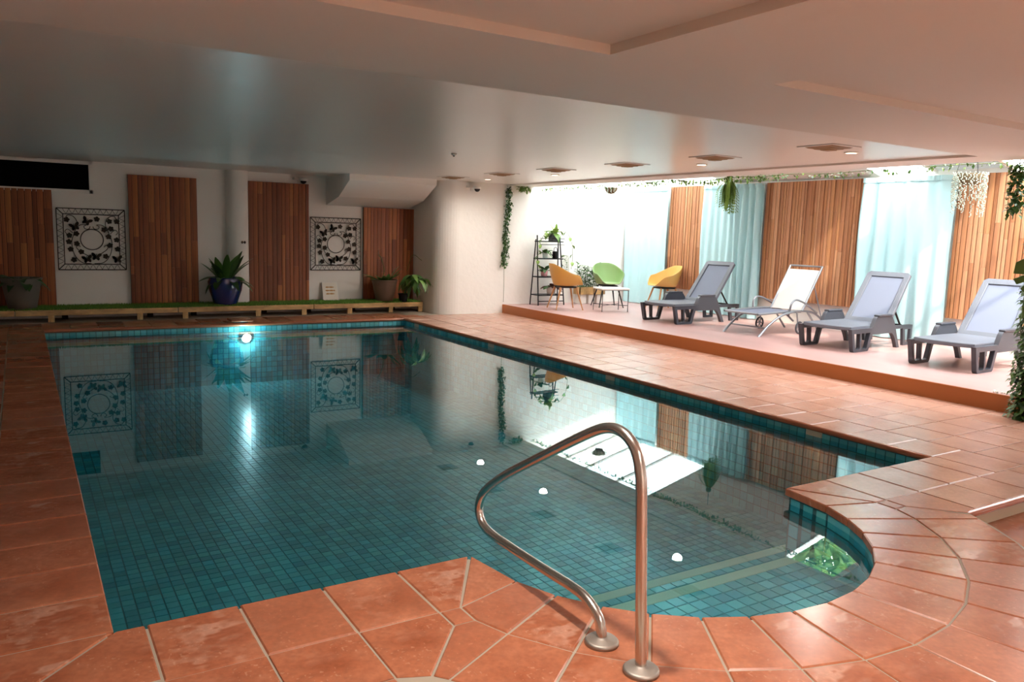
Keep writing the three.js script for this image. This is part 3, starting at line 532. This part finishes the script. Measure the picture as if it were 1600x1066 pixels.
// ---------- loungers ----------
function resinLounger(label, x, z, turn) {
  const t = thing('sun_lounger', label, 'sun lounger', [x, PL, z], turn);
  const W = 0.37;
  const side = new THREE.Shape();
  side.moveTo(0.0, 0.3); side.lineTo(0.07, 0.03); side.quadraticCurveTo(0.08, 0, 0.12, 0); side.lineTo(0.39, 0); side.quadraticCurveTo(0.43, 0, 0.44, 0.03); side.lineTo(0.5, 0.22); side.lineTo(1.0, 0.22);
  side.quadraticCurveTo(1.1, 0.17, 1.17, 0); side.lineTo(1.23, 0); side.bezierCurveTo(1.12, 0.2, 1.06, 0.36, 1.01, 0.41); side.quadraticCurveTo(0.97, 0.46, 0.9, 0.46); side.lineTo(0.68, 0.46); side.quadraticCurveTo(0.6, 0.46, 0.57, 0.41); side.lineTo(0.51, 0.3); side.lineTo(0, 0.3);
  const hole = (x0, x1, xa, xb) => { const p = new THREE.Path(); p.moveTo(x0, 0.25); p.lineTo(xa, 0.06); p.quadraticCurveTo(xa + 0.01, 0.03, xa + 0.04, 0.03); p.lineTo(xb - 0.03, 0.03); p.quadraticCurveTo(xb, 0.03, xb + 0.005, 0.06); p.lineTo(x1, 0.25); p.lineTo(x0, 0.25); side.holes.push(p); };
  hole(0.06, 0.21, 0.105, 0.225); hole(0.24, 0.455, 0.25, 0.395);
  const sg = new THREE.ExtrudeGeometry(side, { depth: 0.045, bevelEnabled: true, bevelSize: 0.006, bevelThickness: 0.006, bevelSegments: 2, curveSegments: 8 });
  for (const s of [-1, 1]) {
    part('side_frame', sg.clone().translate(0, 0, s * W - 0.025), M.resin, t);
    part('armrest', rbox(0.36, 0.03, 0.08, 0.014, 0.79, 0.463, s * W), M.resin, t);
    part('rear_rail', rbox(0.72, 0.05, 0.04, 0.01, 1.32, 0.27, s * (W - 0.08)), M.resin, t);
    const rl = new THREE.Shape([[1.45, 0.28], [1.5, 0], [1.72, 0], [1.72, 0.29]].map(([a, b]) => new THREE.Vector2(a, b))); rl.holes.push(new THREE.Path([[1.51, 0.23], [1.55, 0.04], [1.67, 0.04], [1.67, 0.23]].map(([a, b]) => new THREE.Vector2(a, b))));
    part('rear_leg', new THREE.ExtrudeGeometry(rl, { depth: 0.04, bevelEnabled: false }).translate(0, 0, s * (W - 0.08) - 0.02), M.resin, t);
    part('back_prop', bar(V(1.22, 0.57, s * 0.26), V(1.46, 0.29, s * 0.26), 0.014), M.black, t);
  }
  part('prop_bar', bar(V(1.46, 0.29, -0.28), V(1.46, 0.29, 0.28), 0.014), M.black, t);
  const seat = new THREE.Shape(); seat.moveTo(0.06, -0.34); seat.quadraticCurveTo(-0.1, 0, 0.06, 0.34); seat.lineTo(1.03, 0.33); seat.lineTo(1.03, -0.33); seat.lineTo(0.06, -0.34);
  part('seat', new THREE.ExtrudeGeometry(seat, { depth: 0.03, bevelEnabled: true, bevelSize: 0.012, bevelThickness: 0.01, bevelSegments: 2, curveSegments: 10 }).rotateX(Math.PI / 2).translate(0, 0.325, 0), M.resinSeat, t);
  const back = new THREE.Group(); back.name = 'backrest'; back.position.set(1.02, 0.31, 0); back.rotation.z = 0.93; t.add(back);
  const fr = new THREE.Shape([[0, -0.33], [0.84, -0.31], [0.87, -0.27], [0.87, 0.27], [0.84, 0.31], [0, 0.33]].map(([a, b]) => new THREE.Vector2(a, b)));
  fr.holes.push(new THREE.Path([[0.07, -0.26], [0.07, 0.26], [0.8, 0.245], [0.8, -0.245]].map(([a, b]) => new THREE.Vector2(a, b))));
  part('back_frame', new THREE.ExtrudeGeometry(fr, { depth: 0.03, bevelEnabled: true, bevelSize: 0.008, bevelThickness: 0.008, bevelSegments: 2 }).rotateX(Math.PI / 2).translate(0, 0.015, 0), M.resinSeat, back);
  part('back_panel', box(0.74, 0.012, 0.52, 0.435, 0, 0), M.sling, back);
  return t;
}
resinLounger('grey resin lounger beside the yellow chair and the corner curtain', 9.03, -9.93, 0.06);
resinLounger('grey resin lounger before the broad aqua curtain', 9.1, -6.72, 0.08);
resinLounger('grey resin lounger half hidden behind the planted post', 9.04, -5.1, 0.04);
{
  const t = thing('sling_lounger', 'white sling lounger on bent grey tube with wheels', 'sun lounger', [9.2, PL, -8.27], 0.06);
  part('seat_sling', rbox(1.05, 0.014, 0.6, 0.005, 0.55, 0.33, 0), M.sling, t);
  const b = new THREE.Group(); b.name = 'backrest'; b.position.set(1.1, 0.34, 0); b.rotation.z = 1.0; t.add(b);
  part('back_sling', rbox(0.74, 0.012, 0.54, 0.005, 0.38, 0, 0), M.slingWhite, b);
  part('back_frame', [bar(V(0, 0, -0.29), V(0.82, 0, -0.29), 0.016), bar(V(0, 0, 0.29), V(0.82, 0, 0.29), 0.016), bar(V(0.82, 0, -0.3), V(0.82, 0, 0.3), 0.016)], M.alu, b);
  for (const s of [-1, 1]) {
    part('side_rail', tube([V(0, 0.33, s * 0.31), V(0.5, 0.345, s * 0.31), V(1.0, 0.35, s * 0.31), V(1.4, 0.3, s * 0.31), V(1.75, 0.1, s * 0.31)], 0.017, 30, 8), M.alu, t);
    part('front_leg', tube([V(0.02, -0.01, s * 0.33), V(0.25, 0.16, s * 0.33), V(0.55, 0.3, s * 0.33), V(0.85, 0.35, s * 0.33)], 0.018, 24, 8), M.alu, t);
    part('armrest', tube([V(0.72, 0.36, s * 0.34), V(0.74, 0.48, s * 0.35), V(0.86, 0.53, s * 0.35), V(1.1, 0.46, s * 0.35), V(1.42, 0.31, s * 0.34)], 0.015, 30, 8), M.alu, t);
    part('rear_leg', bar(V(1.2, 0.34, s * 0.31), V(1.55, 0, s * 0.32), 0.016), M.alu, t);
    part('back_prop', bar(V(1.4, 0.72, s * 0.27), V(1.62, 0.2, s * 0.3), 0.01), M.alu, t);
    const w = part('wheel', new THREE.TorusGeometry(0.085, 0.014, 8, 24).translate(0.95, 0.1, s * 0.37), M.resin, t);
    part('spokes', [0, 1, 2].map((k) => box(0.16, 0.014, 0.01).rotateZ(k * 1.047).translate(0.95, 0.1, s * 0.37)), M.alu, w);
    part('wheel_strut', bar(V(0.9, 0.34, s * 0.34), V(0.95, 0.1, s * 0.35), 0.012), M.alu, t);
  }
  part('cross_bar', [bar(V(0.2, 0.12, -0.33), V(0.2, 0.12, 0.33), 0.012), bar(V(0.02, 0.33, -0.31), V(0.02, 0.33, 0.31), 0.016)], M.alu, t);
}

// ---------- tub chairs ----------
function tubChair(label, x, z, turn, color, legMat) {
  const t = thing('tub_chair', label, 'chair', [x, PL, z], turn);
  const mat = std({ name: 'moulded_shell', color, roughness: 0.38 });
  const sm = (x, p, q) => { const k = Math.min(1, Math.max(0, (x - p) / (q - p))); return k * k * (3 - 2 * k); };
  const rim = (a) => { const d = Math.abs(a); return (0.4 - 0.2 * sm(d, 0.25, 2.0)) * (1 - 0.93 * sm(d, 1.95, 2.75)); };
  const f = (u, v) => { const a = (u - 0.5) * 6.283, h = rim(a); if (v < 0.45) { const k = v / 0.45; return V(-0.23 * k * Math.cos(a), 0.45 + 0.015 * k * k, 0.23 * k * Math.sin(a)); } const k = (v - 0.45) / 0.55, r = 0.23 + 0.075 * Math.sin(k * 1.57); return V(-r * Math.cos(a) * (1 + 0.08 * k), 0.465 + h * k, r * 1.02 * Math.sin(a)); };
  part('shell', shellGeo(f, 56, 18, 0.012), mat, t);
  part('under_frame', [rbox(0.34, 0.03, 0.05, 0.006, 0, 0.425, 0.12), rbox(0.34, 0.03, 0.05, 0.006, 0, 0.425, -0.12), rbox(0.05, 0.03, 0.3, 0.006, 0.14, 0.425, 0), rbox(0.05, 0.03, 0.3, 0.006, -0.14, 0.425, 0)], M.black, t);
  for (const sx of [-1, 1]) for (const sz of [-1, 1]) part('leg', taper(V(sx * 0.27, 0, sz * 0.25), V(sx * 0.16, 0.42, sz * 0.15), 0.011, 0.019), legMat, t);
}
const oak = std({ name: 'oak_leg', color: 0xc08a58, roughness: 0.5 });
tubChair('mustard yellow tub chair on oak legs beside the plant shelf', 8.8, -12.25, -0.25, 0xc9964a, oak);
tubChair('mustard yellow tub chair on oak legs before the narrow timber panel', 10.82, -11.72, Math.PI - 0.2, 0xd2a65c, oak);
tubChair('leaf green tub chair on dark legs behind the white side table', 9.98, -12.45, -Math.PI / 2 - 0.35, 0x809c64, std({ name: 'dark_leg', color: 0x2c2a28, roughness: 0.5 }));
{
  const t = thing('side_table', 'low white topped side table on thin black wire legs', 'table', [9.48, PL, -11.72], -0.26);
  part('table_top', rbox(0.56, 0.035, 0.46, 0.012, 0, 0.425, 0), M.whitePlastic, t);
  part('top_frame', [bar(V(-0.26, 0.405, -0.21), V(0.26, 0.405, -0.21), 0.006), bar(V(-0.26, 0.405, 0.21), V(0.26, 0.405, 0.21), 0.006), bar(V(-0.26, 0.405, -0.21), V(-0.26, 0.405, 0.21), 0.006), bar(V(0.26, 0.405, -0.21), V(0.26, 0.405, 0.21), 0.006)], M.black, t);
  for (const sx of [-1, 1]) for (const sz of [-1, 1]) part('leg', bar(V(sx * 0.26, 0, sz * 0.21), V(sx * 0.26, 0.41, sz * 0.21), 0.007), M.black, t);
  part('cross_stretcher', [bar(V(-0.26, 0.12, -0.21), V(0.26, 0.12, 0.21), 0.006), bar(V(0.26, 0.12, -0.21), V(-0.26, 0.12, 0.21), 0.006)], M.black, t);
}

// ---------- ladder shelf with plants ----------
const SH = [8.98, PL, -13.1], SHY = [0.2, 0.56, 0.92, 1.26];
{
  const t = thing('ladder_shelf', 'black metal ladder shelf holding plants by the white wall', 'shelf', SH);
  for (const sx of [-1, 1]) {
    part('front_leg', bar(V(sx * 0.31, 0, 0.13), V(sx * 0.27, 1.38, -0.05), 0.013), M.black, t);
    part('rear_leg', bar(V(sx * 0.33, 0, -0.14), V(sx * 0.27, 1.3, -0.09), 0.012), M.black, t);
  }
  SHY.forEach((y, i) => { const w = 0.6 - i * 0.015, d = 0.3 - i * 0.03; part('shelf_board', box(w, 0.02, d, 0, y, -0.02), M.black, t); });
  part('tray_rail', [bar(V(-0.29, 1.2, 0.1), V(0.29, 1.2, 0.1), 0.006), bar(V(-0.29, 1.32, 0.1), V(0.29, 1.32, 0.1), 0.006)], M.black, t);
  part('brace', bar(V(-0.31, 0.08, 0.12), V(0.31, 0.08, 0.12), 0.01), M.black, t);
}
function shelfPlant(label, x, i, z, potR, potH, mat, n, L, up, mats, square) {
  const t = thing('shelf_plant', label, 'plant', [SH[0] + x, PL + SHY[i] + 0.01, SH[2] + z]);
  part('pot', square ? rbox(potR * 2, potH, potR * 2, 0.006, 0, potH / 2, 0) : lathe(bowl(potR * 0.8, potR, potH, 0.008), 24), mat, t);
  strapLeaves(t, n, potH, L * 0.6, L, L * 0.42, up, mats, potR * 0.5);
  return t;
}
const greyPot = std({ color: 0x5f6467, roughness: 0.6 }), pink = std({ color: 0xe0a7ae, roughness: 0.5 });
{
  const t = shelfPlant('trailing pothos in a dark grey square pot on the top shelf', 0.08, 3, 0, 0.07, 0.15, greyPot, 18, 0.26, [-0.5, 1.1], [M.leaf[2], M.leaf[4], M.leaf[0]], true);
  for (const [s, n] of [[-1, 10], [1, 6]]) { const pts = [V(0, 0.15, 0), V(s * 0.2, 0.2, 0.1), V(s * 0.36, 0.02, 0.12), V(s * 0.42, -0.3, 0.1), V(s * 0.4, -0.55, 0.1)], cv = new THREE.CatmullRomCurve3(pts); const vine = part('vine', tube(pts, 0.004, 24, 5), M.stem, t); for (let k = 0; k < n; k++) { const p = cv.getPoint(0.15 + 0.85 * k / n), m = part('vine_leaf', leafGeo(0.1, 0.07, 0.4), M.leaf[[2, 0, 4][k % 3]], vine); m.position.copy(p); m.rotation.order = 'YZX'; m.rotation.set(0, k * 2.1, -0.6); } }
  for (let k = 0; k < 3; k++) { const m = part('tall_leaf', leafGeo(0.26, 0.05, 0.2), M.leaf[4], t); m.position.set(-0.02 + 0.05 * k, 0.14, 0); m.rotation.set(0, k * 2, 1.2); }
  shelfPlant('small leafy plant in a pale blue pot on the second shelf', -0.1, 2, 0, 0.055, 0.1, std({ color: 0xcfe0dd, roughness: 0.5 }), 16, 0.2, [0, 1.2], [M.leaf[0], M.leaf[1]]);
  shelfPlant('plant in a pink pot on the third shelf', -0.12, 1, 0.02, 0.075, 0.12, pink, 18, 0.22, [0.1, 1.3], [M.leaf[1], M.leaf[3]]);
  shelfPlant('small yellow-green plant in a white pot beside the pink pot', 0.12, 1, 0, 0.045, 0.08, M.whitePlastic, 9, 0.14, [0.2, 1.2], [M.leaf[4], M.leaf[0]]);
  const w = shelfPlant('round white pot with bronze leaves on the bottom shelf', 0.06, 0, 0.02, 0.1, 0.14, M.whitePlastic, 18, 0.25, [-0.1, 1.1], [M.leaf[1], std({ color: 0x6a4034, roughness: 0.6, side: THREE.DoubleSide })]);
  const c = thing('watering_can', 'small black watering can on the second shelf', 'watering can', [SH[0] + 0.14, PL + SHY[2] + 0.01, SH[2]]);
  part('body', lathe([[0, 0], [0.055, 0], [0.055, 0.13], [0.045, 0.14], [0, 0.14]], 24), M.black, c);
  part('spout', tube([V(-0.05, 0.04, 0), V(-0.1, 0.09, 0), V(-0.14, 0.14, 0)], 0.008, 10, 6), M.black, c);
  part('handle', tube([V(-0.03, 0.14, 0), V(-0.02, 0.21, 0), V(0.04, 0.2, 0), V(0.055, 0.1, 0)], 0.006, 14, 6), M.black, c);
  const sp = thing('string_plant', 'fine trailing string plant hanging off the shelf side', 'plant', [SH[0] + 0.3, PL + 0.95, SH[2] + 0.02]);
  part('strands', Array.from({ length: 9 }, (_, k) => tube([V(0, 0, 0), V(0.03 + 0.01 * k, 0.03, -0.06 + k * 0.015), V(0.05 + 0.01 * k, -0.35 - 0.03 * (k % 3), -0.08 + k * 0.02)], 0.003, 8, 4)), M.stem, sp);
  const lv = []; for (let k = 0; k < 70; k++) lv.push(place(leafGeo(0.04, 0.025, 0.2, 2), 0.05 + rr(0, 0.1), -rr(0, 0.42), rr(-0.1, 0.1), rr(0, 6), rr(-1, 0.5)));
  part('leaflets', lv, M.leaf[1], sp).userData.kind = 'stuff';
  part('hook', bar(V(-0.02, 0, 0), V(0.04, 0.03, 0), 0.006), M.black, sp);
}
{
  const t = thing('trough_planter', 'wooden trough planter of leafy shrubs standing before the white wall', 'planter', [10.05, PL, -13.14]);
  part('trough', [box(0.66, 0.15, 0.02, 0, 0.27, 0.1), box(0.66, 0.15, 0.02, 0, 0.27, -0.1), box(0.02, 0.15, 0.22, 0.32, 0.27, 0), box(0.02, 0.15, 0.22, -0.32, 0.27, 0), box(0.64, 0.02, 0.2, 0, 0.205, 0)], M.pine, t);
  part('soil', box(0.62, 0.02, 0.19, 0, 0.32, 0), M.soil, t);
  for (const x of [-0.22, 0, 0.22]) part('foot_block', rbox(0.16, 0.19, 0.18, 0.01, x, 0.097, 0), M.whitePlastic, t);
  for (let s = 0; s < 12; s++) {
    const x = -0.3 + s * 0.054, h = rr(0.3, 0.52), st = part('stem', tube([V(x, 0.32, 0), V(x + rr(-0.03, 0.03), 0.32 + h * 0.6, rr(-0.03, 0.03)), V(x + rr(-0.05, 0.05), 0.32 + h, 0)], 0.005, 8, 5), M.stem, t), lv = [];
    for (let k = 0; k < 26; k++) lv.push(place(leafGeo(rr(0.09, 0.14), 0.05, 0.3, 3), x + rr(-0.02, 0.02), 0.34 + h * k / 26, rr(-0.02, 0.02), k * 2.4, rr(0, 0.8)));
    part('foliage', lv, M.leaf[[1, 0, 3][s % 3]], st);
  }
}

// ---------- hanging and climbing plants ----------
function vineLeaves(pts, n, spread, L, mats, parent, name = 'leaves') {
  const cv = new THREE.CatmullRomCurve3(pts), sets = mats.map(() => []);
  for (let i = 0; i < n; i++) { const p = cv.getPoint(rnd()); sets[i % mats.length].push(place(leafGeo(L * rr(0.7, 1.2), L * 0.6, 0.3, 2), p.x + rr(-spread, spread), p.y + rr(-spread, spread * 0.6), p.z + rr(-spread, spread), rr(0, 6.28), rr(-1.1, 0.5))); }
  sets.forEach((s, i) => { part(name, s, mats[i], parent).userData.kind = 'stuff'; });
}
{
  const a = thing('ivy_garland', 'thin ivy garland strung along the ceiling edge of the terrace', 'garland', [0, 0, 0]);
  const pts = []; for (let z = -13.3; z <= -4.2; z += 0.35) pts.push(V(8.82, HB - 0.02 + rr(-0.02, 0.01), z));
  part('stem', tube(pts, 0.004, 120, 4), M.stem, a);
  vineLeaves(pts, 420, 0.035, 0.055, [M.leaf[1], M.leaf[0], M.leaf[4]], a);
  vineLeaves(pts.slice(9, 18), 200, 0.045, 0.06, [M.leaf[0], M.leaf[4]], a);
  const b = thing('hanging_ivy', 'long ivy strand hanging down the white back wall', 'plant', [8.12, 0, ZB + 0.05]);
  const q = [V(0.03, 2.46, 0), V(0.02, 2.1, 0.01), V(-0.02, 1.7, 0.01), V(-0.01, 1.35, 0), V(-0.04, 0.95, 0.01)];
  part('stem', tube([...q, V(-0.03, 0.5, 0.005), V(-0.03, 0.22, 0)], 0.004, 40, 5), M.stem, b);
  vineLeaves(q, 760, 0.05, 0.06, [M.leaf[1], M.leaf[3], M.leaf[0]], b);
  const c = thing('leaf_clump', 'yellow-green leaf clump tucked under the ceiling above the ivy strand', 'plant', [8.45, 2.44, ZB + 0.1]);
  vineLeaves([V(-0.1, 0.03, 0), V(0.1, 0, 0.02)], 60, 0.06, 0.08, [M.leaf[4], M.leaf[2]], c);
  part('stem', bar(V(-0.14, 0.03, 0), V(0.14, 0.02, 0), 0.005), M.stem, c);
}
function hangingBasket(label, x, y, z, r, strands, len, mat) {
  const t = thing('hanging_basket', label, 'plant', [x, y, z]);
  part('basket', lathe([[0, 0], [r * 0.5, 0.01], [r * 0.85, r * 0.5], [r, r * 0.9], [r * 0.9, r * 0.9], [0, r * 0.7]], 24), std({ name: 'coir', color: 0x7b6a52, roughness: 0.95 }), t);
  const top = roofY(Math.max(8.76, x)) - y;
  part('hanger', [0, 2.1, 4.2].map((a) => bar(V(Math.cos(a) * r, r * 0.9, Math.sin(a) * r), V(0, top, 0), 0.003)), M.black, t);
  const pearls = [];
  for (let s = 0; s < strands; s++) { const a = s / strands * 6.283, L = len * rr(0.3, 1); for (let k = 0; k < 60 * L; k++) { const yy = r * 0.95 - k * 0.016; pearls.push(new THREE.IcosahedronGeometry(0.009, 0).translate(Math.cos(a) * (r + 0.02) + rr(-0.015, 0.015), yy, Math.sin(a) * (r + 0.02) + rr(-0.015, 0.015))); } }
  part('trailing_strands', pearls, mat, t).userData.kind = 'stuff';
  return t;
}
const silver = std({ name: 'silver_leaf', color: 0xaeb8a8, roughness: 0.6 });
hangingBasket('hanging coir basket with long silvery bead strands near the planted post', 9.5, 2.3, -5.22, 0.15, 26, 0.55, silver);
hangingBasket('small hanging coir basket high by the white wall', 9.5, 2.36, -11.89, 0.13, 14, 0.14, silver);
{
  const t = thing('hanging_fern', 'green fern hanging upside down from the terrace roof', 'plant', [10.2, 2.62, -9.62]);
  part('hook', bar(V(0, 0, 0), V(0, roofY(10.2) - 2.62, 0), 0.005), M.black, t);
  part('crown', new THREE.SphereGeometry(0.05, 12, 8), M.stem, t);
  for (let k = 0; k < 40; k++) {
    const a = k * 2.4, L = rr(0.35, 0.62), lean = rr(0.03, 0.17), lv = [], pts = [V(0, 0, 0), V(Math.cos(a) * lean, -L * 0.4, Math.sin(a) * lean), V(Math.cos(a) * lean * 1.1, -L, Math.sin(a) * lean * 1.1)], cv = new THREE.CatmullRomCurve3(pts);
    for (let i = 1; i < 16; i++) for (const s of [-1, 1]) { const p = cv.getPoint(i / 16); lv.push(place(leafGeo(0.065, 0.026, 0.2, 2), p.x, p.y, p.z, a + s * 1.3, -0.6)); }
    part('frond', [tube(pts, 0.003, 8, 4), ...lv], M.leaf[[2, 4, 4][k % 3]], t);
  }
}
{ // post wrapped in climbers at the right
  const t = thing('planted_post', 'square post wrapped in dense climbing leaves at the terrace corner', 'post', [8.0, 0, -3.6]);
  part('post_core', box(0.14, HB, 0.14, 0, HB / 2, 0), M.woodBack, t);
  const lv = [[], [], []];
  for (let k = 0; k < 3200; k++) { const a = rr(0, 6.28), r = rr(0.09, 0.17); lv[k % 3].push(place(leafGeo(rr(0.05, 0.09), 0.045, 0.3, 2), Math.cos(a) * r, rr(0, 1) * 2.44 + 0.02, Math.sin(a) * r, -a + rr(-0.6, 0.6), rr(-1.2, 0.3))); }
  lv.forEach((l, i) => { part('climbing_leaves', l, M.leaf[[3, 1, 0][i]], t).userData.kind = 'stuff'; });
  const mon = new THREE.Shape(); mon.moveTo(0, 0); mon.bezierCurveTo(-0.05, 0.16, 0.06, 0.2, 0.14, 0.17); mon.lineTo(0.12, 0.06); mon.lineTo(0.19, 0.155); mon.lineTo(0.245, 0.13); mon.lineTo(0.18, 0.04); mon.lineTo(0.275, 0.09); mon.lineTo(0.32, 0); mon.lineTo(0.275, -0.09); mon.lineTo(0.18, -0.04); mon.lineTo(0.245, -0.13); mon.lineTo(0.19, -0.155); mon.lineTo(0.12, -0.06); mon.lineTo(0.14, -0.17); mon.bezierCurveTo(0.06, -0.2, -0.05, -0.16, 0, 0);
  const mg = new THREE.ExtrudeGeometry(mon, { depth: 0.003, bevelEnabled: false, curveSegments: 6 });
  for (const [x, y, z, rx, ry, rz] of [[-0.08, 1.1, 0.12, -0.25, -0.557, 3.55], [-0.02, 0.92, 0.16, -0.3, -0.3, 3.9], [-0.1, 1.3, 0.05, 0.1, -0.8, 2.6]]) { const m = part('monstera_leaf', mg, M.leaf[0], t); m.position.set(x, y, z); m.rotation.order = 'YXZ'; m.rotation.set(rx, ry, rz); }
  const h = thing('hanging_creeper', 'dark green creeper hanging from the ceiling edge before the planted post', 'plant', [8.55, 2.18, -4.22]);
  vineLeaves([V(0, 0.26, 0), V(0.02, 0.05, 0), V(-0.02, -0.25, 0)], 260, 0.06, 0.07, [M.leaf[1], M.leaf[3], M.leaf[0]], h);
  part('stem', tube([V(0, 0.29, 0), V(0.02, 0.05, 0), V(-0.02, -0.3, 0)], 0.005, 12, 5), M.stem, h);
  const peb = []; for (let k = 0; k < 16; k++) peb.push(new THREE.IcosahedronGeometry(rr(0.008, 0.014), 1).translate(8.14 + rr(0, 0.06), PL + 0.008, -4.05 + k * 0.018 + rr(-0.02, 0.02)));
  tag(part('white_petals', peb, M.whitePlastic), 'scatter of small white petals on the terrace edge by the post', 'petals', null, 'stuff');
}
// trees outside, seen mirrored through the near skylight and shading it
for (const [label, x, z, h, r] of [['leafy tree standing outside beyond the terrace skylight', 14.6, -10.6, 5.2, 1.5], ['spreading tree leaning over the near terrace skylight', 14.4, -7.0, 5.4, 1.4]]) {
  const t = thing('garden_tree', label, 'tree', [x, -0.6, z]);
  part('trunk', tube([V(0, 0, 0), V(0.1, h * 0.35, 0), V(-0.05, h * 0.7, 0.1), V(0.1, h + r * 0.6, 0)], 0.12, 16, 8), std({ name: 'bark', color: 0x3c3028, roughness: 0.9 }), t);
  const lv = [[], []];
  for (let k = 0; k < 2200 * r / 2; k++) { const a = rr(0, 6.28), q = r * Math.cbrt(rnd()), c = rr(-1, 1), e = Math.sqrt(1 - c * c); lv[k % 2].push(place(leafGeo(0.26, 0.14, 0.3, 2), Math.cos(a) * q * e, h + 0.6 + q * c * 0.7, Math.sin(a) * q * e, rr(0, 6), rr(-1, 1))); }
  lv.forEach((l, i) => { part('crown_leaves', l, M.leaf[[0, 2][i]], t).userData.kind = 'stuff'; });
}
renderer.render(scene, camera);
